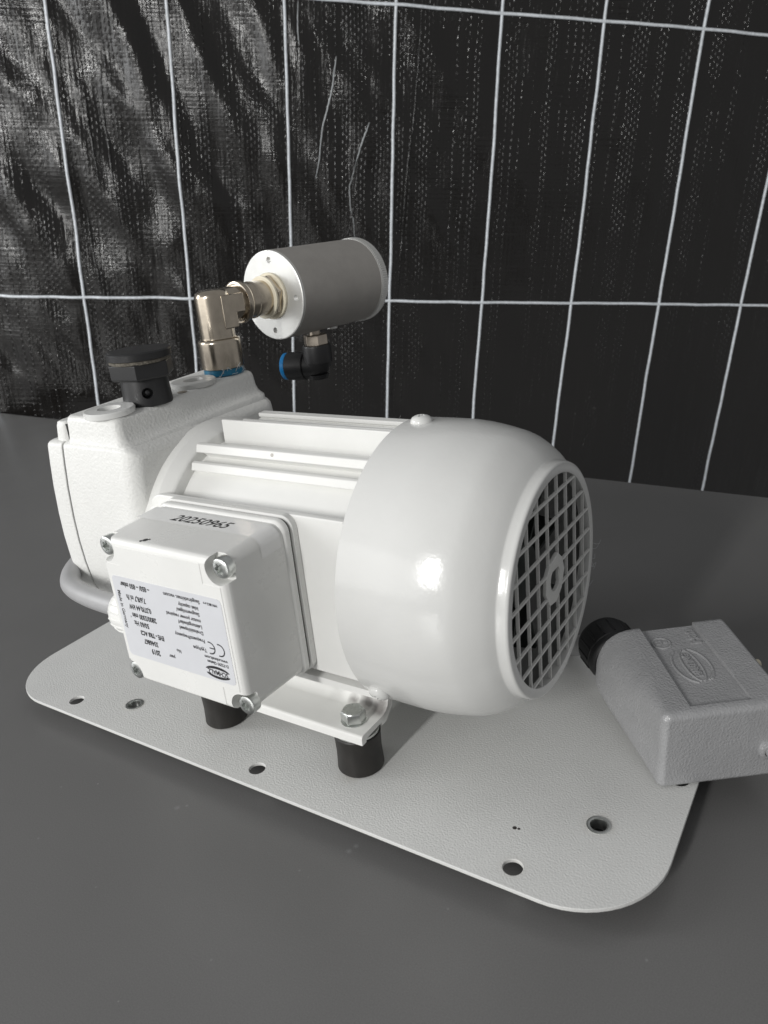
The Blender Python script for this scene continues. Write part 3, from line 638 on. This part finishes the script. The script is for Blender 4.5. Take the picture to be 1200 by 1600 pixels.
# elbow and suction filter
ex, ey, ez = -75.5, 37.0, 183.4
fa = R(82); D = Vector((math.cos(fa), math.sin(fa), 0)); E0 = Vector((ex, ey, ez))
bm = new(); lathe(bm, [(10.6, 153.0), (11.0, 153.4), (11.0, 166.2), (10.6, 167.4), (9.4, 168.2)], (ex, ey, 0), seg=48)
lathe(bm, [(9.3, 167), (8.9, 169), (8.9, 188.5), (8.2, 190.6), (6.2, 191.8), (3.0, 192.2)], (ex, ey, 0), seg=48); lathe(bm, [(8.7, -1), (8.7, 16)], E0, D, seg=48)
elbow = obj("elbow_fitting", bm, M['nickel'], pump, sharp=60)
nE = D.cross(Vector((0, 0, 1)))
bm = new()                                             # cast flat cheek with an L shape on the visible side
for sg in (1, -1):
    P = [(-1.5, -11), (7.5, -11), (7.5, -4), (13, -4), (13, 5.6), (-1.5, 5.6)]
    a = [E0 + D * s + Vector((0, 0, h)) + nE * (sg * 5.5) for s, h in P]; b2 = [E0 + D * s + Vector((0, 0, h)) + nE * (sg * 9.5) for s, h in P]
    loft(bm, [a, b2])
bevel(bm, 0.8, 2); obj("cheek", bm, M['nickel'], elbow)
bm = new(); lathe(bm, [(9.4, 149.3), (10.3, 149.8), (10.2, 152.8), (9.5, 153.2)], (ex, ey, 0), seg=40); obj("thread_tape", bm, M['tape'], elbow)
bm = new(); lathe(bm, [(9.5, 15), (10.6, 15.4), (10.9, 16.4), (10.9, 18.0), (10.4, 18.8), (9.2, 19.0)], E0, D, seg=48); obj("collar", bm, M['nickel'], elbow)
bm = new(); lathe(bm, [(9.0, 18), (9.2, 18.6), (9.2, 24.0), (9.6, 24.4), (9.6, 25.6), (9.2, 26), (9.2, 33.4), (8.8, 33.8)], E0, D, seg=48); obj("swivel_barrel", bm, M['nickel'], elbow)
bm = new(); lathe(bm, [(10.6, 33.2), (11.2, 33.6), (11.2, 34.6), (10.6, 35.0)], E0, D, seg=48); obj("seal_ring", bm, M['cream'], elbow)
bm = new(); lathe(bm, [(11.0, 34.9), (11.6, 35.5), (11.6, 38.2), (11.0, 38.8)], E0, D, seg=6, phase=R(15)); bevel(bm, 0.3, 1); obj("hex_nut", bm, M['nickel'], elbow)
bm = new(); lathe(bm, [(12.0, 38.6), (12.3, 38.9), (12.3, 40.2), (11.9, 40.6)], E0, D, seg=48); obj("seal_ring", bm, M['cream'], elbow)
bm = new(); n = 28
for i in range(8):
    a = R(300 + i * 12); q = Vector((ex + 10.4 * math.cos(a), ey + 10.4 * math.sin(a), 150.2 + i % 3))
    tube(bm, spline([q, q + Vector((1.2 * math.cos(a), 1.2 * math.sin(a), random.uniform(-1, 2))), q + Vector((random.uniform(0, 3), random.uniform(-2, 3), random.uniform(-1, 6)))], 4), 0.16, 5)
obj("sealing_fibre", bm, M['fibre'], elbow)
f0, f1, FR = 40.4, 108.0, 23.7
bm = new(); lathe(bm, [(FR - .9, f0 + 2), (FR, f0 + 2.1), (FR, f1 - 3), (FR - .8, f1 - 2.8)], E0, D, seg=96); filt = obj("suction_filter", bm, M['anodised'], pump)
bm = new(); lathe(bm, [(FR - .7, f0), (FR - .05, f0 + .5), (FR - .05, f0 + 2.05), (FR - .6, f0 + 2.3)], E0, D, seg=96); ep = obj("end_plate", bm, M['alu'], filt)
cs = []
for k in range(4):
    a = R(90 * k + 4); e1, e2, _ = frame(D); p = E0 + D * f0 + (e1 * math.cos(a) + e2 * math.sin(a)) * 18.6
    c = new(); lathe(c, [(0.4, 1.3), (1.7, 0.0), (1.7, -1)], p, D, seg=20); cs.append(c)
cut(ep, cs)
bm = new(); prof = [(FR - .9, f1 - 3), (FR + .1, f1 - 2.9), (FR + .35, f1 - 2.4), (FR + .35, f1 + 2.6), (FR - .4, f1 + 3.4), (FR - 2, f1 + 3.6)]
lathe(bm, prof, E0, D, seg=180)
e1, e2, _ = frame(D)
for v in bm.verts:                                       # knurling
    q = v.co - E0; h = q.dot(D)
    if f1 - 1.6 < h < f1 + 3: pass
rb_ = obj("knurled_ring", bm, M['alu'], filt)
bm = new()
for i in range(120):
    a = 2 * math.pi * i / 120; q = e1 * math.cos(a) + e2 * math.sin(a); w = D.cross(q)
    rings = [[E0 + D * h + q * (FR + .3) + w * 0.33, E0 + D * h + q * (FR + .62), E0 + D * h + q * (FR + .3) - w * 0.33] for h in (f1 - 1.9, f1 + 2.4)]
    loft(bm, rings)
o = obj("knurling", bm, M['alu'], filt, wn=False); o['kind'] = 'stuff'
# drain fitting below the filter
pc = E0 + D * 69.0; px_, py_ = pc.x, pc.y
bm = new(); lathe(bm, [(3.2, 157.0), (3.2, 161.0)], (px_, py_, 0), seg=24); lathe(bm, [(6.6, 151.6), (7.2, 152.0), (7.2, 157.4), (6.6, 157.8)], (px_, py_, 0), seg=6, phase=R(20)); bevel(bm, 0.25, 1, 25)
push = obj("push_fitting", bm, M['hexnickel'], pump, org=(px_, py_, 151))
bm = new(); aa = R(192); A = Vector((math.cos(aa), math.sin(aa), 0))
lathe(bm, [(8.0, 141.0), (8.5, 142.2), (8.5, 151.0), (7.9, 151.8)], (px_, py_, 0), seg=40)
ec = Vector((px_, py_, 139.6))
tube(bm, [Vector((px_, py_, 146)), Vector((px_, py_, 143.0))] + [ec + A * (3.2 * (1 - math.cos(R(q)))) + Vector((0, 0, 3.2 - 3.2 * math.sin(R(q)))) for q in (20, 40, 60, 80, 90)] + [ec + A * 8, ec + A * 16], [8.0, 7.9, 7.8, 7.7, 7.7, 7.6, 7.6, 7.6, 7.8], 28)
lathe(bm, [(8.0, 8), (8.3, 8.6), (8.3, 19), (7.8, 19.6)], ec, A, seg=36)
tube(bm, [ec + Vector((0, 0, -5)) + A * 1, ec + Vector((0, 0, -7.6)) + A * 1], [6.4, 5.6], 24)
obj("elbow_body", bm, M['black'], push)
bm = new(); lathe(bm, [(7.5, 19.4), (7.9, 19.8), (7.9, 21.8), (7.4, 22.3), (4, 22.3)], ec, A, seg=36); obj("release_ring", bm, M['blue'], push)
bm = new(); lathe(bm, [(2.6, 0), (3.2, 0.4), (3.2, 1.6), (2.6, 2)], E0 + D * 84 + Vector((0, 0, -FR - 1.3)), (0, 0, 1), seg=24); obj("drain_screw", bm, M['alu'], filt)

# ------------------------------------------------------------------ connector hood lying on the plate
HU = Vector((0.814, 0.581, 0)).normalized(); HV = Vector((-HU.y, HU.x, 0)); tilt = R(3.5)
HB = HU * 126.6 + HV * -98.6                                # near bottom corner
HV2 = HV * math.cos(tilt) + Vector((0, 0, math.sin(tilt))); HW = HU.cross(HV2)
def hp(u, v, w): return HB + HU * (u - 127) + HV2 * (v + 97) + HW * w + Vector((0, 0, 0.15))
plugc = thing("plug_connector", "grey hammer-finish industrial plug hood lying on the corner of the plate", "connector", tuple(HB))
def hring(v, ins, k=8):
    t = min(1, max(0, (v + 97) / 57.0)); t = t * t * (3 - 2 * t)
    u0 = 127 - 7.5 * t; rl = 3.0 + 13.0 * t; z1 = 35.8 + 1.2 * t
    return [hp(u, v, w) for u, w in rrect(u0 + ins, 176, ins, z1 - ins, (1.6, max(rl - ins * .5, 1), max(rl * .8 - ins * .5, 1), 1.6), k)]
bm = new(); loft(bm, [hring(-97, 2.6), hring(-96.7, 1.6), hring(-96, 0.75), hring(-95, 0.2), hring(-93.6, 0)] + [hring(v, 0) for v in (-88, -80, -72, -64, -56, -50, -45, -42)] + [hring(-40.6, 0.2), hring(-40, 0.8)])
hood = obj("hood", bm, M['hood'], plugc, sharp=50)
c = new(); P = [(138.7, 36.8 + 0), (162.6, 36.8), (162.6, 34.0), (138.7, 34.0)]
loft(c, [[hp(u, -92.6, w) for u, w in [(138.7, 40), (162.6, 40), (162.6, 34.6), (138.7, 34.6)]], [hp(u, -35, w) for u, w in [(138.7, 40), (162.6, 40), (162.6, 34.6), (138.7, 34.6)]]]); cut(hood, [c])
# neck and black gland
g0 = hp(133.8, -40.0, 19.6); ga = (HV2 + HU * -0.12).normalized()
bm = new(); lathe(bm, [(11.6, -1), (12.6, 0.2), (12.8, 1.2), (12.8, 3.0), (12.2, 3.4), (12.8, 3.8), (12.9, 13.5), (11.8, 16.5), (8, 18.4), (5.4, 18.8)], g0 + HU * -3.5 + Vector((0, 0, 1.5)), ga, seg=48)
for i in range(16):
    a = 2 * math.pi * i / 16; f1_, f2_, _ = frame(ga); q = f1_ * math.cos(a) + f2_ * math.sin(a); g = g0 + HU * -3.5 + Vector((0, 0, 1.5))
    tube(bm, [g + ga * 4.4 + q * 12.7, g + ga * 13 + q * 12.7], 0.6, 6)
obj("gland_nut", bm, M['gland_black'], plugc)
# embossed marks on the hood (read along +v, up is -u)
bm = new()
def hvec(u, v): return hp(u, v, 34.55)
text_bm(bm, "Han", hvec(158.6, -53.8), HV2, -HU, 7.2, 'LEFT', depth=0.7, bold=0.16, xs=0.9)
text_bm(bm, "HARTING", hvec(150.6, -67.4), HV2, -HU, 4.2, 'CENTER', depth=0.7, bold=0.16, xs=0.85)
def arcp(cu, cv, ru, rv, a0, a1, n=22): return [hvec(cu + ru * math.sin(R(a0 + (a1 - a0) * i / n)), cv + rv * math.cos(R(a0 + (a1 - a0) * i / n))) for i in range(n + 1)]
for pth in (arcp(150.6, -67.4, 7.2, 11.5, 20, 150), arcp(150.6, -67.4, -7.2, 11.5, 30, 165), arcp(150.6, -67.4, 3.2, 10.5, 8, 172), arcp(150.6, -67.4, -3.2, 10.5, 8, 172)): tube(bm, pth, 0.62, 6)
tube(bm, [hvec(156.6, -73.4), hvec(153.2, -77.4)], 0.62, 6); tube(bm, [hvec(144.6, -61), hvec(146.8, -57)], 0.62, 6)
tube(bm, arcp(144.6, -50.5, 3.7, 3.7, 0, 360, 28), 0.62, 6)
text_bm(bm, "U", hvec(143.8, -50.3), HV2, -HU, 3.6, 'CENTER', depth=0.7, bold=0.25); text_bm(bm, "L", hvec(146.2, -49.9), HV2, -HU, 3.0, 'CENTER', depth=0.7, bold=0.25)
obj("embossed_mark", bm, M['hood'], plugc, wn=False)
bm = new(); pa = -HV2; p0 = hp(169.2, -96.9, 14.5)
lathe(bm, [(4.6, -0.5), (4.3, 1.2), (3.4, 1.8), (2.6, 1.9), (2.5, 0.8)], p0, pa, seg=32); lathe(bm, [(2.3, 0.2), (2.2, 5), (1.7, 5.6)], p0, pa, seg=24)
obj("locking_peg", bm, M['hood'], plugc)
bm = new(); lathe(bm, [(1.6, 0), (1.9, 0.5), (1.9, 3.6), (1.4, 4.1)], hp(175.8, -66, 30.5), HU, seg=24); obj("guide_stud", bm, M['cream'], plugc)
bm = new(); loft(bm, [[hp(u, v, w) for v, w in rrect(-92, -45, 5, 31, 3)] for u in (175.7, 176.3)]); obj("contact_insert", bm, M['black'], plugc)

# ------------------------------------------------------------------ power cable
gq = g0 + HU * -3.5 + Vector((0, 0, 1.5))
path = [(-53, gy, gz), (-62, gy, gz), (-80, gy + 1.5, gz - 0.4), (-96, gy + 5, gz - 1.0), (-107, gy + 10, gz - 1.0), (-115, gy + 19, gz + 0.5), (-119.4, gy + 34, gz + 3), (-120.8, gy + 55, gz + 3), (-119, 25, 54), (-112, 60, 28), (-92, 86, 4), (-55, 94, -3), (0, 96, -3), (45, 92, 1), (74, 82, 5.6)]
end = [(96, 71, 6.5), tuple(gq + ga * 22 + Vector((-6, 1, -8))), tuple(gq + ga * 15)]
bm = new(); tube(bm, spline(path + end, 10), 4.8, 24)
cab = obj("power_cable", bm, M['cable'], None, org=(-53, 0, TZ))
cab['label'] = "light grey cable looping out of the terminal box round the pump head"; cab['category'] = "cable"

# lint and hairs caught at the rim of the fan grille
bm = new()
for i in range(7):
    a = R(random.uniform(-30, 5)); q = Vector((116.6, AY + 45.5 * math.cos(a), AZ + 45.5 * math.sin(a)))
    p1_ = q + Vector((random.uniform(-1, 2), random.uniform(1, 3), random.uniform(-2, 2))); p2_ = p1_ + Vector((random.uniform(-2, 2), random.uniform(-1, 3), random.uniform(-4, 4)))
    tube(bm, spline([q, p1_, p2_], 5), 0.06, 4)
o = obj("lint", bm, M['fibre'], cover, wn=False); o['kind'] = 'stuff'
